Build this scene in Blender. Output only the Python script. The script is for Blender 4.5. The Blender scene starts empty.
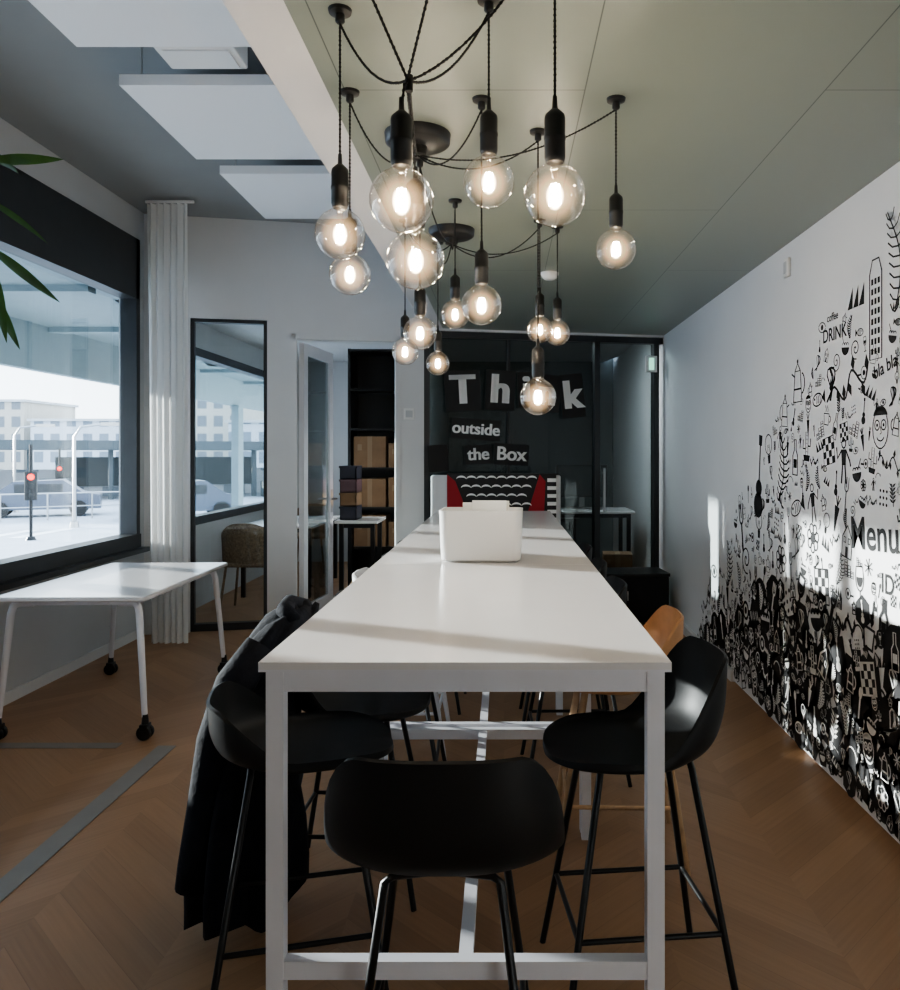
import bpy, math, random
from mathutils import Vector, Matrix
R=random.Random(7)
S=bpy.context.scene
COL=S.collection
# ---------------------------------------------------------------- materials
def newmat(name):
    m=bpy.data.materials.new(name); m.use_nodes=True
    nt=m.node_tree
    return m,nt,nt.nodes,nt.links
def mat(name,col,rough=0.5,metal=0.0,noise=0.0,nscale=8.0,bump=0.0,bscale=80.0,spec=0.5,emit=None,es=0.0,trans=0.0):
    m,nt,N,L=newmat(name)
    b=N['Principled BSDF']
    b.inputs['Base Color'].default_value=(*col,1)
    b.inputs['Roughness'].default_value=rough
    b.inputs['Metallic'].default_value=metal
    b.inputs['Specular IOR Level'].default_value=spec
    tc=N.new('ShaderNodeTexCoord')
    if noise>0:
        n=N.new('ShaderNodeTexNoise'); n.inputs['Scale'].default_value=nscale; n.inputs['Detail'].default_value=4
        L.new(tc.outputs['Object'],n.inputs['Vector'])
        r=N.new('ShaderNodeValToRGB')
        r.color_ramp.elements[0].position=0.3; r.color_ramp.elements[1].position=0.7
        r.color_ramp.elements[0].color=(*[c*(1-noise) for c in col],1)
        r.color_ramp.elements[1].color=(*[min(1,c*(1+noise)) for c in col],1)
        L.new(n.outputs['Fac'],r.inputs['Fac']); L.new(r.outputs['Color'],b.inputs['Base Color'])
    if bump>0:
        n2=N.new('ShaderNodeTexNoise'); n2.inputs['Scale'].default_value=bscale
        L.new(tc.outputs['Object'],n2.inputs['Vector'])
        bp=N.new('ShaderNodeBump'); bp.inputs['Strength'].default_value=bump; bp.inputs['Distance'].default_value=0.01
        L.new(n2.outputs['Fac'],bp.inputs['Height']); L.new(bp.outputs['Normal'],b.inputs['Normal'])
    if emit:
        b.inputs['Emission Color'].default_value=(*emit,1); b.inputs['Emission Strength'].default_value=es
    if trans>0:
        t=N.new('ShaderNodeBsdfTranslucent'); t.inputs['Color'].default_value=(*col,1)
        mx=N.new('ShaderNodeMixShader'); mx.inputs[0].default_value=trans
        L.new(b.outputs[0],mx.inputs[1]); L.new(t.outputs[0],mx.inputs[2]); L.new(mx.outputs[0],N['Material Output'].inputs['Surface'])
    return m
def thin_glass(name,tint=(1,1,1),refl=1.0,rough=0.02,emit=None,es=0):
    m,nt,N,L=newmat(name); N.remove(N['Principled BSDF'])
    out=N['Material Output']
    t=N.new('ShaderNodeBsdfTransparent'); t.inputs['Color'].default_value=(*tint,1)
    g=N.new('ShaderNodeBsdfGlossy'); g.inputs['Roughness'].default_value=rough
    f=N.new('ShaderNodeLayerWeight'); f.inputs['Blend'].default_value=0.5
    p=N.new('ShaderNodeMath'); p.operation='POWER'; p.inputs[1].default_value=3.0
    L.new(f.outputs['Facing'],p.inputs[0])
    mm=N.new('ShaderNodeMath'); mm.operation='MULTIPLY_ADD'; mm.inputs[1].default_value=0.75*refl; mm.inputs[2].default_value=0.04*refl
    L.new(p.outputs[0],mm.inputs[0])
    mx=N.new('ShaderNodeMixShader'); L.new(mm.outputs[0],mx.inputs[0]); L.new(t.outputs[0],mx.inputs[1]); L.new(g.outputs[0],mx.inputs[2])
    last=mx
    if emit:
        e=N.new('ShaderNodeEmission'); e.inputs['Color'].default_value=(*emit,1); e.inputs['Strength'].default_value=es
        a=N.new('ShaderNodeAddShader'); L.new(mx.outputs[0],a.inputs[0]); L.new(e.outputs[0],a.inputs[1]); last=a
    L.new(last.outputs[0],out.inputs['Surface'])
    return m
def emis(name,col,s):
    m,nt,N,L=newmat(name); N.remove(N['Principled BSDF'])
    e=N.new('ShaderNodeEmission'); e.inputs['Color'].default_value=(*col,1); e.inputs['Strength'].default_value=s
    L.new(e.outputs[0],N['Material Output'].inputs['Surface']); return m
def painted_glow(name,col,s,pw):
    # glow painted on added shells round the filament, fading from centre to rim
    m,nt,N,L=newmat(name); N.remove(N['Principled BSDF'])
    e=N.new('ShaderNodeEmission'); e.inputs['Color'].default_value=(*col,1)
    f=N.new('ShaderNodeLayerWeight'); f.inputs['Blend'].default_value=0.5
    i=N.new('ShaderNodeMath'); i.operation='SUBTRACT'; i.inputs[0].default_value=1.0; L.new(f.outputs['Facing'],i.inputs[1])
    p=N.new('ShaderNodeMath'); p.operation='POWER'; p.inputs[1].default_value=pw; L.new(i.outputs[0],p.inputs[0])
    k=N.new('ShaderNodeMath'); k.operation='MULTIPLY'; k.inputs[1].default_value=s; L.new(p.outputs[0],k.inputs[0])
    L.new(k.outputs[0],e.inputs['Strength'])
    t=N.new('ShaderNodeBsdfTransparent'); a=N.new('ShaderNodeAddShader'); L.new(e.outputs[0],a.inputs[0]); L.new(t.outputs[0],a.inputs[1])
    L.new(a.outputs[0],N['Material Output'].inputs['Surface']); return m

def floor_mat():
    m,nt,N,L=newmat('wood_chevron_floor'); b=N['Principled BSDF']
    tc=N.new('ShaderNodeTexCoord'); sx=N.new('ShaderNodeSeparateXYZ'); L.new(tc.outputs['Object'],sx.inputs[0])
    def M(op,a,bb=None,c=None):
        n=N.new('ShaderNodeMath'); n.operation=op
        for i,v in enumerate((a,bb,c)):
            if v is None: continue
            if isinstance(v,(int,float)): n.inputs[i].default_value=v
            else: L.new(v,n.inputs[i])
        return n.outputs[0]
    W=1.0
    xs=M('DIVIDE',sx.outputs[0],W)
    col=M('FLOOR',M('MULTIPLY',xs,2.0))
    fr=M('FRACT',xs)
    u=M('MULTIPLY',M('ABSOLUTE',M('SUBTRACT',fr,0.5)),W)
    v=M('ADD',sx.outputs[1],u)
    vs=M('DIVIDE',v,0.15)
    idx=M('FLOOR',vs); fv=M('FRACT',vs)
    cb=N.new('ShaderNodeCombineXYZ'); L.new(idx,cb.inputs[0]); L.new(col,cb.inputs[1])
    wn=N.new('ShaderNodeTexWhiteNoise'); L.new(cb.outputs[0],wn.inputs['Vector'])
    g=N.new('ShaderNodeCombineXYZ'); L.new(M('MULTIPLY',u,3.0),g.inputs[0]); L.new(M('MULTIPLY',v,40.0),g.inputs[1]); L.new(M('MULTIPLY',wn.outputs['Value'],20.0),g.inputs[2])
    ns=N.new('ShaderNodeTexNoise'); ns.inputs['Scale'].default_value=1.5; ns.inputs['Detail'].default_value=5; L.new(g.outputs[0],ns.inputs['Vector'])
    fac=M('ADD',M('MULTIPLY',wn.outputs['Value'],0.4),M('MULTIPLY',ns.outputs['Fac'],0.6))
    r=N.new('ShaderNodeValToRGB'); L.new(fac,r.inputs['Fac'])
    r.color_ramp.elements[0].position=0.15; r.color_ramp.elements[0].color=(0.30,0.165,0.085,1)
    r.color_ramp.elements[1].position=0.85; r.color_ramp.elements[1].color=(0.43,0.25,0.135,1)
    edge=M('LESS_THAN',fv,0.02)
    mx=N.new('ShaderNodeMix'); mx.data_type='RGBA'
    L.new(M('MULTIPLY',edge,0.3),mx.inputs['Factor']); L.new(r.outputs['Color'],mx.inputs['A']); mx.inputs['B'].default_value=(0.12,0.06,0.03,1)
    L.new(mx.outputs['Result'],b.inputs['Base Color'])
    b.inputs['Roughness'].default_value=0.42
    return m
def ceil_mat():
    m,nt,N,L=newmat('ceiling_panel_greygreen'); b=N['Principled BSDF']
    tc=N.new('ShaderNodeTexCoord'); mp=N.new('ShaderNodeMapping'); L.new(tc.outputs['Object'],mp.inputs['Vector'])
    mp.inputs['Rotation'].default_value=(0,0,math.radians(90)); mp.inputs['Location'].default_value=(0.04,-0.247,0)
    br=N.new('ShaderNodeTexBrick'); L.new(mp.outputs[0],br.inputs['Vector'])
    br.inputs['Scale'].default_value=1; br.inputs['Mortar Size'].default_value=0.002; br.inputs['Brick Width'].default_value=2.4; br.inputs['Row Height'].default_value=0.733
    br.inputs['Color1'].default_value=(0.245,0.275,0.235,1); br.inputs['Color2'].default_value=(0.255,0.285,0.245,1); br.inputs['Mortar'].default_value=(0.08,0.10,0.09,1)
    L.new(br.outputs['Color'],b.inputs['Base Color']); b.inputs['Roughness'].default_value=0.36
    return m
def building_mat(name,c1,c2):
    m,nt,N,L=newmat(name); b=N['Principled BSDF']
    tc=N.new('ShaderNodeTexCoord'); mp=N.new('ShaderNodeMapping'); L.new(tc.outputs['Object'],mp.inputs['Vector'])
    mp.inputs['Rotation'].default_value=(math.radians(90),0,0)
    br=N.new('ShaderNodeTexBrick'); L.new(mp.outputs[0],br.inputs['Vector']); br.offset=0
    br.inputs['Scale'].default_value=1; br.inputs['Mortar Size'].default_value=0.45; br.inputs['Brick Width'].default_value=2.0; br.inputs['Row Height'].default_value=2.2
    br.inputs['Color1'].default_value=(*c2,1); br.inputs['Color2'].default_value=(*c2,1); br.inputs['Mortar'].default_value=(*c1,1)
    L.new(br.outputs['Color'],b.inputs['Base Color']); b.inputs['Roughness'].default_value=0.7
    return m

WHITE=mat('white_paint',(0.67,0.665,0.66),0.65,noise=0.02,nscale=3,bump=0.03)
MURALWALL=mat('mural_wall_white',(0.76,0.76,0.77),0.55,noise=0.02,nscale=2)
GREYW=mat('grey_paint',(0.54,0.545,0.55),0.6,noise=0.03,nscale=2)
HICEIL=mat('grey_ceiling_paint',(0.30,0.31,0.31),0.7,noise=0.04,nscale=1.5)
PANEL=mat('acoustic_panel_white',(0.80,0.81,0.82),0.8,bump=0.1,bscale=250)
FRAME=mat('dark_window_frame',(0.030,0.033,0.037),0.45,noise=0.1)
BLACK=mat('black_ink',(0.01,0.01,0.011),0.6)
WINK=mat('white_ink',(0.8,0.79,0.77),0.6)
TABLE=mat('white_laminate',(0.75,0.73,0.725),0.2,noise=0.015,nscale=4)
TABLEF=mat('white_lacquered_steel',(0.72,0.72,0.76),0.35,noise=0.02)
STOOLB=mat('black_shell_plastic',(0.010,0.011,0.012),0.5,bump=0.06,bscale=300,spec=0.3)
STEELB=mat('black_steel',(0.012,0.012,0.013),0.35,metal=0.3)
TAN=mat('tan_shell',(0.42,0.22,0.10),0.5,noise=0.08,nscale=30)
WOODL=mat('oak_legs',(0.50,0.32,0.18),0.5,noise=0.15,nscale=25)
WSHELL=mat('light_grey_shell',(0.62,0.62,0.62),0.5)
CURT=mat('curtain_fabric',(0.84,0.84,0.83),0.9,bump=0.1,bscale=400,trans=0.35)
COAT=mat('black_coat_fabric',(0.007,0.008,0.012),0.85,noise=0.3,nscale=20,bump=0.3,bscale=60,spec=0.2)
GLASS=thin_glass('window_glass',(0.94,0.98,0.99),0.8)
GLASSD=thin_glass('dark_glass',(0.58,0.61,0.61),0.9)
GLASSC=thin_glass('partition_glass',(0.76,0.80,0.80),1.0)
DGREY=mat('dark_grey_board',(0.045,0.052,0.052),0.35,noise=0.1,nscale=2)
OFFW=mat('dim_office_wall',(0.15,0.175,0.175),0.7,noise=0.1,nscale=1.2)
BULB=thin_glass('bulb_glass',(1,0.985,0.965),1.2,0.03,emit=(1.0,0.70,0.42),es=0.03)  # faint emission put into the glass stands in for the bulb's glow
FIL=emis('filament_glow',(1.0,0.86,0.68),220)
HALO=painted_glow('filament_halo',(1.0,0.83,0.58),9.0,1.6)
HALO2=painted_glow('filament_halo_soft',(1.0,0.66,0.36),0.75,3.2)
BPL=mat('black_bakelite',(0.012,0.012,0.012),0.4)
CORD=mat('black_cord',(0.01,0.01,0.01),0.8)
CARD=mat('cardboard',(0.24,0.145,0.08),0.85,noise=0.1)
LEAF=mat('leaf_green',(0.05,0.13,0.03),0.45,noise=0.3,nscale=15)
STEM=mat('stem_green',(0.10,0.14,0.05),0.6)
TERRA=mat('dark_planter',(0.05,0.05,0.05),0.6)
SOIL=mat('soil',(0.03,0.02,0.012),0.95,noise=0.3)
PAPER=mat('paper',(0.85,0.84,0.8),0.8)
PLASW=mat('white_plastic',(0.78,0.77,0.75),0.3)
RED=mat('red_cloth',(0.3,0.015,0.02),0.8)
WICK=mat('wicker',(0.2,0.14,0.09),0.9,noise=0.4,nscale=60)
METAL=mat('brushed_metal',(0.5,0.5,0.5),0.35,metal=1)
STRIP=mat('floor_strip_grey',(0.24,0.22,0.20),0.4,noise=0.05)
ASPH=mat('asphalt',(0.50,0.53,0.57),0.9,noise=0.15,nscale=0.4)
CONC=mat('concrete',(0.5,0.51,0.52),0.85,noise=0.08,nscale=0.5)
OVER=mat('overhang_panel',(0.20,0.27,0.30),0.6,noise=0.05)
CANO=mat('canopy_steel',(0.07,0.09,0.10),0.6)
BLD=building_mat('building_facade',(0.55,0.58,0.62),(0.2,0.24,0.28))
BLD2=building_mat('building_facade_beige',(0.50,0.47,0.42),(0.18,0.2,0.22))
ROADP=mat('road_paint',(0.85,0.85,0.85),0.8)
REDL=emis('red_signal',(1,0.03,0.02),9)
BINB=mat('dark_bin_plastic',(0.03,0.03,0.045),0.5)
BINP=mat('mauve_bin_plastic',(0.13,0.07,0.08),0.5)
GREENE=emis('exit_glow',(0.4,0.9,0.7),1.2)
FILLPANEL=emis('office_fill_glow',(0.85,0.95,1.0),30.0)
CARB=mat('car_paint',(0.10,0.12,0.16),0.3)
CARW=mat('van_paint',(0.7,0.7,0.7),0.3)
TAPE=mat('packing_tape',(0.3,0.2,0.12),0.4)
FLOOR=floor_mat(); CEIL=ceil_mat()

# ---------------------------------------------------------------- mesh builder
class B:
    def __init__(s): s.v=[];s.f=[];s.m=[];s.mats=[]
    def mi(s,m):
        if m not in s.mats: s.mats.append(m)
        return s.mats.index(m)
    def add(s,vs,fs,m,M=None):
        o=len(s.v); i=s.mi(m)
        for p in vs:
            p=Vector(p)
            if M is not None: p=M@p
            s.v.append(tuple(p))
        for f in fs: s.f.append(tuple(a+o for a in f)); s.m.append(i)
    def box(s,a,b,m,M=None,bev=0.0):
        x0,y0,z0=a;x1,y1,z1=b
        if x0>x1:x0,x1=x1,x0
        if y0>y1:y0,y1=y1,y0
        if z0>z1:z0,z1=z1,z0
        if bev<=0:
            s.add([(x0,y0,z0),(x1,y0,z0),(x1,y1,z0),(x0,y1,z0),(x0,y0,z1),(x1,y0,z1),(x1,y1,z1),(x0,y1,z1)],
              [(0,3,2,1),(4,5,6,7),(0,1,5,4),(1,2,6,5),(2,3,7,6),(3,0,4,7)],m,M); return
        n=5; c=[(x1-bev,y1-bev,0),(x0+bev,y1-bev,90),(x0+bev,y0+bev,180),(x1-bev,y0+bev,270)]
        e=min(bev*0.4,(z1-z0)*0.3)
        rings=[]
        for (z,k) in ((z0,bev-e),(z0+e,bev),(z1-e,bev),(z1,bev-e)):
            rg=[]
            for (cx,cy,a0) in c:
                for j in range(n+1):
                    t=math.radians(a0+90*j/n); rg.append((cx+k*math.cos(t),cy+k*math.sin(t),z))
            rings.append(rg)
        L=len(rings[0]); vs=[p for r in rings for p in r]; fs=[]
        for r in range(3):
            for j in range(L):
                k=(j+1)%L; fs.append((r*L+j,r*L+k,(r+1)*L+k,(r+1)*L+j))
        fs.append(tuple(reversed(range(L)))); fs.append(tuple(range(3*L,4*L)))
        s.add(vs,fs,m,M)
    def tube(s,pts,r,m,n=8,M=None,cap=True):
        pts=[Vector(p) for p in pts]; K=len(pts)
        rr=r if isinstance(r,(list,tuple)) else [r]*K
        T=[]
        for i in range(K):
            a=pts[max(i-1,0)]; b=pts[min(i+1,K-1)]; d=(b-a)
            T.append(d.normalized() if d.length>1e-9 else Vector((0,0,1)))
        up=Vector((0,0,1)) if abs(T[0].z)<0.9 else Vector((1,0,0))
        nn=(up-T[0]*up.dot(T[0])).normalized()
        vs=[]
        for i in range(K):
            nn=(nn-T[i]*nn.dot(T[i]))
            nn=nn.normalized() if nn.length>1e-6 else T[i].orthogonal().normalized()
            bb=T[i].cross(nn)
            for j in range(n):
                t=2*math.pi*j/n
                vs.append(pts[i]+nn*(rr[i]*math.cos(t))+bb*(rr[i]*math.sin(t)))
        fs=[]
        for i in range(K-1):
            for j in range(n):
                k=(j+1)%n; fs.append((i*n+j,i*n+k,(i+1)*n+k,(i+1)*n+j))
        if cap: fs.append(tuple(reversed(range(n)))); fs.append(tuple(range((K-1)*n,K*n)))
        s.add(vs,fs,m,M)
    def lathe(s,prof,c,m,n=24,M=None):
        vs=[];K=len(prof)
        for (r,z) in prof:
            for j in range(n):
                t=2*math.pi*j/n; vs.append((c[0]+r*math.cos(t),c[1]+r*math.sin(t),c[2]+z))
        fs=[]
        for i in range(K-1):
            for j in range(n):
                k=(j+1)%n; fs.append((i*n+j,i*n+k,(i+1)*n+k,(i+1)*n+j))
        if prof[0][0]>1e-4: fs.append(tuple(reversed(range(n))))
        if prof[-1][0]>1e-4: fs.append(tuple(range((K-1)*n,K*n)))
        s.add(vs,fs,m,M)
    def finish(s,name,loc=(0,0,0),rz=0.0,smooth=True,ang=38):
        me=bpy.data.meshes.new(name); me.from_pydata(s.v,[],s.f)
        for m in s.mats: me.materials.append(m)
        me.polygons.foreach_set('material_index',s.m)
        if smooth:
            me.polygons.foreach_set('use_smooth',[True]*len(s.f))
            try: me.set_sharp_from_angle(angle=math.radians(ang))
            except Exception: pass
        me.update()
        o=bpy.data.objects.new(name,me); COL.objects.link(o); o.location=loc; o.rotation_euler=(0,0,rz)
        return o
def inst(o,loc,rz=0):
    n=bpy.data.objects.new(o.name.split('.')[0],o.data); COL.objects.link(n); n.location=loc; n.rotation_euler=(0,0,rz); return n
def text_geo(t,size):
    cu=bpy.data.curves.new('t','FONT'); cu.body=t; cu.size=size; cu.align_x='CENTER'; cu.align_y='CENTER'
    cu.offset=size*0.015
    o=bpy.data.objects.new('t',cu); COL.objects.link(o); bpy.context.view_layer.update()
    me=bpy.data.meshes.new_from_object(o.evaluated_get(bpy.context.evaluated_depsgraph_get()))
    vs=[tuple(v.co) for v in me.vertices]; fs=[tuple(p.vertices) for p in me.polygons]
    bpy.data.objects.remove(o); bpy.data.meshes.remove(me)
    return vs,fs

# ---------------------------------------------------------------- room shell
ZC=2.59; ZH=3.45; XR=1.5; XL=-2.95; YB=-1.6; YE=11.0
BL=(-3.0,6.55,0); BR=math.atan(0.95/4.5)
b=B(); b.box((-3.1,YB,-0.15),(1.62,YE,0),FLOOR); b.finish('floor',smooth=False)
b=B(); b.box((-0.54,YB,ZC),(1.62,7.6,ZC+0.05),CEIL); b.finish('ceiling',smooth=False)
b=B(); b.box((-3.1,YB,ZH),(-0.54,7.3,ZH+0.1),HICEIL); b.finish('ceiling_high',smooth=False)
b=B(); b.box((-0.69,YB,ZC),(-0.54,7.2,ZH),WHITE); b.finish('ceiling_beam',smooth=False)
b=B(); b.box((-0.2,0.08,2.75),(5.2,5.2,2.85),GREYW); b.finish('ceiling_back_room',BL,BR,smooth=False)
b=B(); b.box((XR,YB,0),(1.62,YE,2.9),MURALWALL); b.finish('wall_right',smooth=False)
b=B(); b.box((1.488,YB,0.012),(XR,5.19,2.32),MURALWALL); b.finish('wall_right_panel',smooth=False)
b=B(); b.box((-3.1,YB-0.12,0),(1.62,YB,3.5),WHITE); b.finish('wall_rear',smooth=False)
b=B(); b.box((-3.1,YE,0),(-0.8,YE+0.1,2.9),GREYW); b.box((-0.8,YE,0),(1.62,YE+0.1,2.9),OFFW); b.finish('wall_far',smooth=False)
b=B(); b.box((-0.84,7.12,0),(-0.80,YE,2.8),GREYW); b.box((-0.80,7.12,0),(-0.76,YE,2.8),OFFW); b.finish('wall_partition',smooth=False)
b=B()
W0,W1,ZB,ZT=1.0,6.44,0.72,3.2
b.box((-3.1,YB,0),(XL,W0,ZH),GREYW); b.box((-3.1,W0,0),(XL,W1,ZB),GREYW); b.box((-3.1,W0,ZT),(XL,W1,ZH),GREYW)
b.box((-3.1,W1,0),(XL,7.4,ZH),GREYW)
b.box((-3.1,7.4,0),(XL,10.6,0.8),GREYW); b.box((-3.1,7.4,2.5),(XL,10.6,2.9),GREYW); b.box((-3.1,10.6,0),(XL,YE,2.9),GREYW)
b.finish('wall_left',smooth=False)
b=B()
b.box((-3.06,W0,ZB),(XL+0.03,W1,ZB+0.12),FRAME); b.box((-3.06,W0,2.72),(XL+0.02,W1,ZT),FRAME)
b.box((-3.06,W0,ZB),(XL+0.02,W0+0.12,ZT),FRAME); b.box((-3.06,W1-0.06,ZB),(XL+0.02,W1,ZT),FRAME)
b.box((-3.05,3.1,ZB),(XL-0.01,3.2,ZT),FRAME)
b.box((-3.06,W0,ZB-0.02),(XL+0.10,W1,ZB+0.015),FRAME)
b.box((-3.035,W0+0.1,ZB+0.1),(-3.025,W1-0.05,2.74),GLASS)
b.finish('window_1',smooth=False)
b=B()
b.box((-3.06,7.4,0.8),(XL+0.01,10.6,0.88),FRAME); b.box((-3.06,7.4,2.42),(XL+0.01,10.6,2.5),FRAME)
for y in (7.4,10.52): b.box((-3.06,y,0.8),(XL+0.01,y+0.08,2.5),FRAME)
b.box((-3.035,7.42,0.82),(-3.025,10.55,2.48),GLASS)
b.finish('window_2',smooth=False)
b=B()
def seg(u0,u1,z0,z1,m=WHITE,v0=0,v1=0.12): b.box((u0,v0,z0),(u1,v1,z1),m)
seg(0.05,0.405,0,3.45); seg(0.405,1.02,2.61,3.45); seg(1.02,1.207,0,3.45); seg(1.207,2.137,2.5,3.45); seg(2.137,2.347,0,3.45)
seg(2.347,4.60,2.565,3.0)
b.finish('wall_back',BL,BR,smooth=False)
b=B()
t=0.03
for (u0,u1) in ((0.405,0.405+t),(1.02-t,1.02)): b.box((u0,0.02,0),(u1,0.09,2.61),FRAME)
b.box((0.405,0.02,2.61-t),(1.02,0.09,2.61),FRAME); b.box((0.405,0.02,0),(1.02,0.09,0.06),FRAME)
b.box((0.43,0.05,0.05),(1.0,0.058,2.59),GLASS)
b.finish('window_3',BL,BR,smooth=False)
b=B()
b.box((1.207,-0.01,0),(1.262,0.13,2.5),WHITE); b.box((2.10,-0.01,0),(2.137,0.13,2.5),WHITE); b.box((1.207,-0.01,2.46),(2.137,0.13,2.5),WHITE)
b.finish('trim_door_frame',BL,BR,smooth=False)
b=B()
Ld=0.80
b.box((0,0,0.01),(0.10,0.045,2.45),TABLEF); b.box((Ld-0.10,0,0.01),(Ld,0.045,2.45),TABLEF); b.box((0.1,0,2.35),(Ld-0.1,0.045,2.45),TABLEF); b.box((0.1,0,0.01),(Ld-0.1,0.045,0.14),TABLEF)
b.box((0.1,0.018,0.14),(Ld-0.1,0.027,2.35),GLASSC)
b.tube([(Ld-0.05,0.0,1.05),(Ld-0.05,-0.05,1.05),(Ld-0.17,-0.05,1.05)],0.01,METAL); b.box((Ld-0.075,-0.006,0.92),(Ld-0.025,0.0,1.14),METAL)
b.finish('door_1',(-1.74,6.96,0),math.radians(84),smooth=False)
b=B()
for u in (2.347,3.92,4.50): b.box((u,0.0,0),(u+0.05,0.08,2.57),FRAME)
b.box((3.10,0.01,0),(3.125,0.07,2.57),FRAME)
b.box((2.347,0,2.51),(4.59,0.08,2.57),FRAME); b.box((2.347,0,0),(4.59,0.08,0.08),FRAME)
b.box((2.39,0.045,0.08),(3.10,0.055,2.51),GLASSD); b.box((3.125,0.045,0.08),(3.92,0.055,2.51),GLASSD); b.box((3.97,0.045,0.08),(4.50,0.055,2.51),GLASSC)
b.box((3.99,-0.04,0.95),(4.01,-0.02,1.35),METAL)
b.box((3.99,-0.03,0.99),(4.01,0.0,1.0),METAL); b.box((3.99,-0.03,1.3),(4.01,0.0,1.31),METAL)
b.finish('window_4',BL,BR,smooth=False)
b=B(); b.box((0,-0.02,0),(0.11,0,0.15),WHITE); b.box((0.03,-0.024,0.02),(0.08,-0.02,0.13),GREENE)
o=b.finish('exit_sign',(1.31,7.425,2.24),BR,smooth=False)
b=B(); b.box((XL,YB,0),(XL+0.015,6.5,0.07),WHITE); b.finish('baseboard_left',smooth=False)
b=B(); b.box((1.474,5.2,0),(XR,7.4,0.07),WHITE); b.finish('baseboard_right',smooth=False)
b=B(); b.box((0.06,-0.014,0),(0.4,0,0.07),WHITE); b.box((1.03,-0.014,0),(1.2,0,0.07),WHITE); b.box((2.142,-0.014,0),(2.34,0,0.07),WHITE); b.finish('baseboard_back',BL,BR,smooth=False)
b=B(); b.box((-1.75,YB+0.02,0),(-1.66,4.05,0.004),STRIP); b.box((-2.93,4.02,0),(-1.95,4.09,0.004),STRIP); b.finish('trim_floor_strip',smooth=False)
b=B(); b.box((2.17,-0.012,1.78),(2.26,0,1.88),PLASW,bev=0.004); b.box((2.185,-0.016,1.80),(2.245,-0.012,1.86),GREYW); b.finish('light_switch',BL,BR)
b=B(); b.box((-0.375,-0.47,0),(0.375,0.47,0.05),PANEL)
for sx in(-.3,.3):
    for sy in(-.4,.4): b.tube([(sx,sy,0.05),(sx,sy,0.25)],0.004,METAL,6)
p=b.finish('acoustic_ceiling_panel',(-1.43,2.91,3.2),smooth=False)
inst(p,(-1.42,4.20,3.2)); inst(p,(-1.37,5.38,3.2)); inst(p,(-1.43,1.6,3.2))
b=B(); b.box((-1.52,3.46,3.24),(-1.17,3.66,ZH),PLASW,bev=0.01); b.box((-1.49,3.48,3.232),(-1.20,3.64,3.24),PLASW); b.finish('ceiling_projector_box')
def detector(x,y,z):
    b=B(); b.lathe([(0.001,-0.045),(0.03,-0.043),(0.045,-0.03),(0.055,-0.012),(0.055,0)],(0,0,0),PLASW); return b.finish('smoke_detector',(x,y,z))
detector(-1.45,6.15,ZH); detector(0.28,4.9,ZC)
b=B(); b.box((-0.02,-0.03,-0.05),(0,0.03,0.05),PLASW,bev=0.008); b.box((-0.024,-0.018,-0.03),(-0.02,0.018,0.03),GREYW); b.finish('wall_thermostat',(1.5,4.21,2.46))

# curtain
b=B()
def curtain(n=160):
    vs=[];rows=14
    for r in range(rows+1):
        z=3.40-(3.37)*r/rows
        for i in range(n+1):
            t=i/n; a=t*math.pi*2*6
            amp=0.022+0.010*math.sin(t*17)
            x=-2.74+0.31*t+0.008*math.sin(a*2+r*0.15)+0.03*r/rows*(1-t); y=6.14+amp*math.sin(a+0.25*math.sin(r*0.3+t*6))
            vs.append((x,y,z))
    fs=[]
    for r in range(rows):
        for i in range(n):
            k=r*(n+1)+i; fs.append((k,k+1,k+n+2,k+n+1))
    b.add(vs,fs,CURT)
curtain()
b.tube([(-2.75,6.14,3.415),(-2.38,6.14,3.415)],0.012,PLASW)
b.finish('curtain',ang=180)

# ---------------------------------------------------------------- high tables
LT=1.465
b=B()
x0,x1=-0.507,0.346
b.box((x0,0.0,1.035),(x1,LT-0.002,1.05),TABLE)
b.box((x0+0.0,0.0,1.030),(x1,LT-0.002,1.035),TABLEF)
a0,a1=x0+0.012,x1-0.012; w=0.036
for y in (0.012,LT-0.05):
    for x in (a0,a1-w): b.box((x,y,0),(x+w,y+w,1.030),TABLEF)
    b.box((a0+w,y+0.003,0.985),(a1-w,y+w-0.003,1.030),TABLEF)
    b.box((a0+w,y+0.003,0.385),(a1-w,y+w-0.003,0.423),TABLEF)
for x in (a0+0.003,a1-w+0.003): b.box((x,0.048,0.985),(x+w-0.006,LT-0.05,1.030),TABLEF)
b.box((-0.096,0.045,0.388),(-0.066,LT-0.047,0.420),TABLEF)
tb=b.finish('high_table',(0,1.65,0),smooth=False)
inst(tb,(0,1.65+LT,0)); inst(tb,(0,1.65+2*LT,0))

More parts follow.
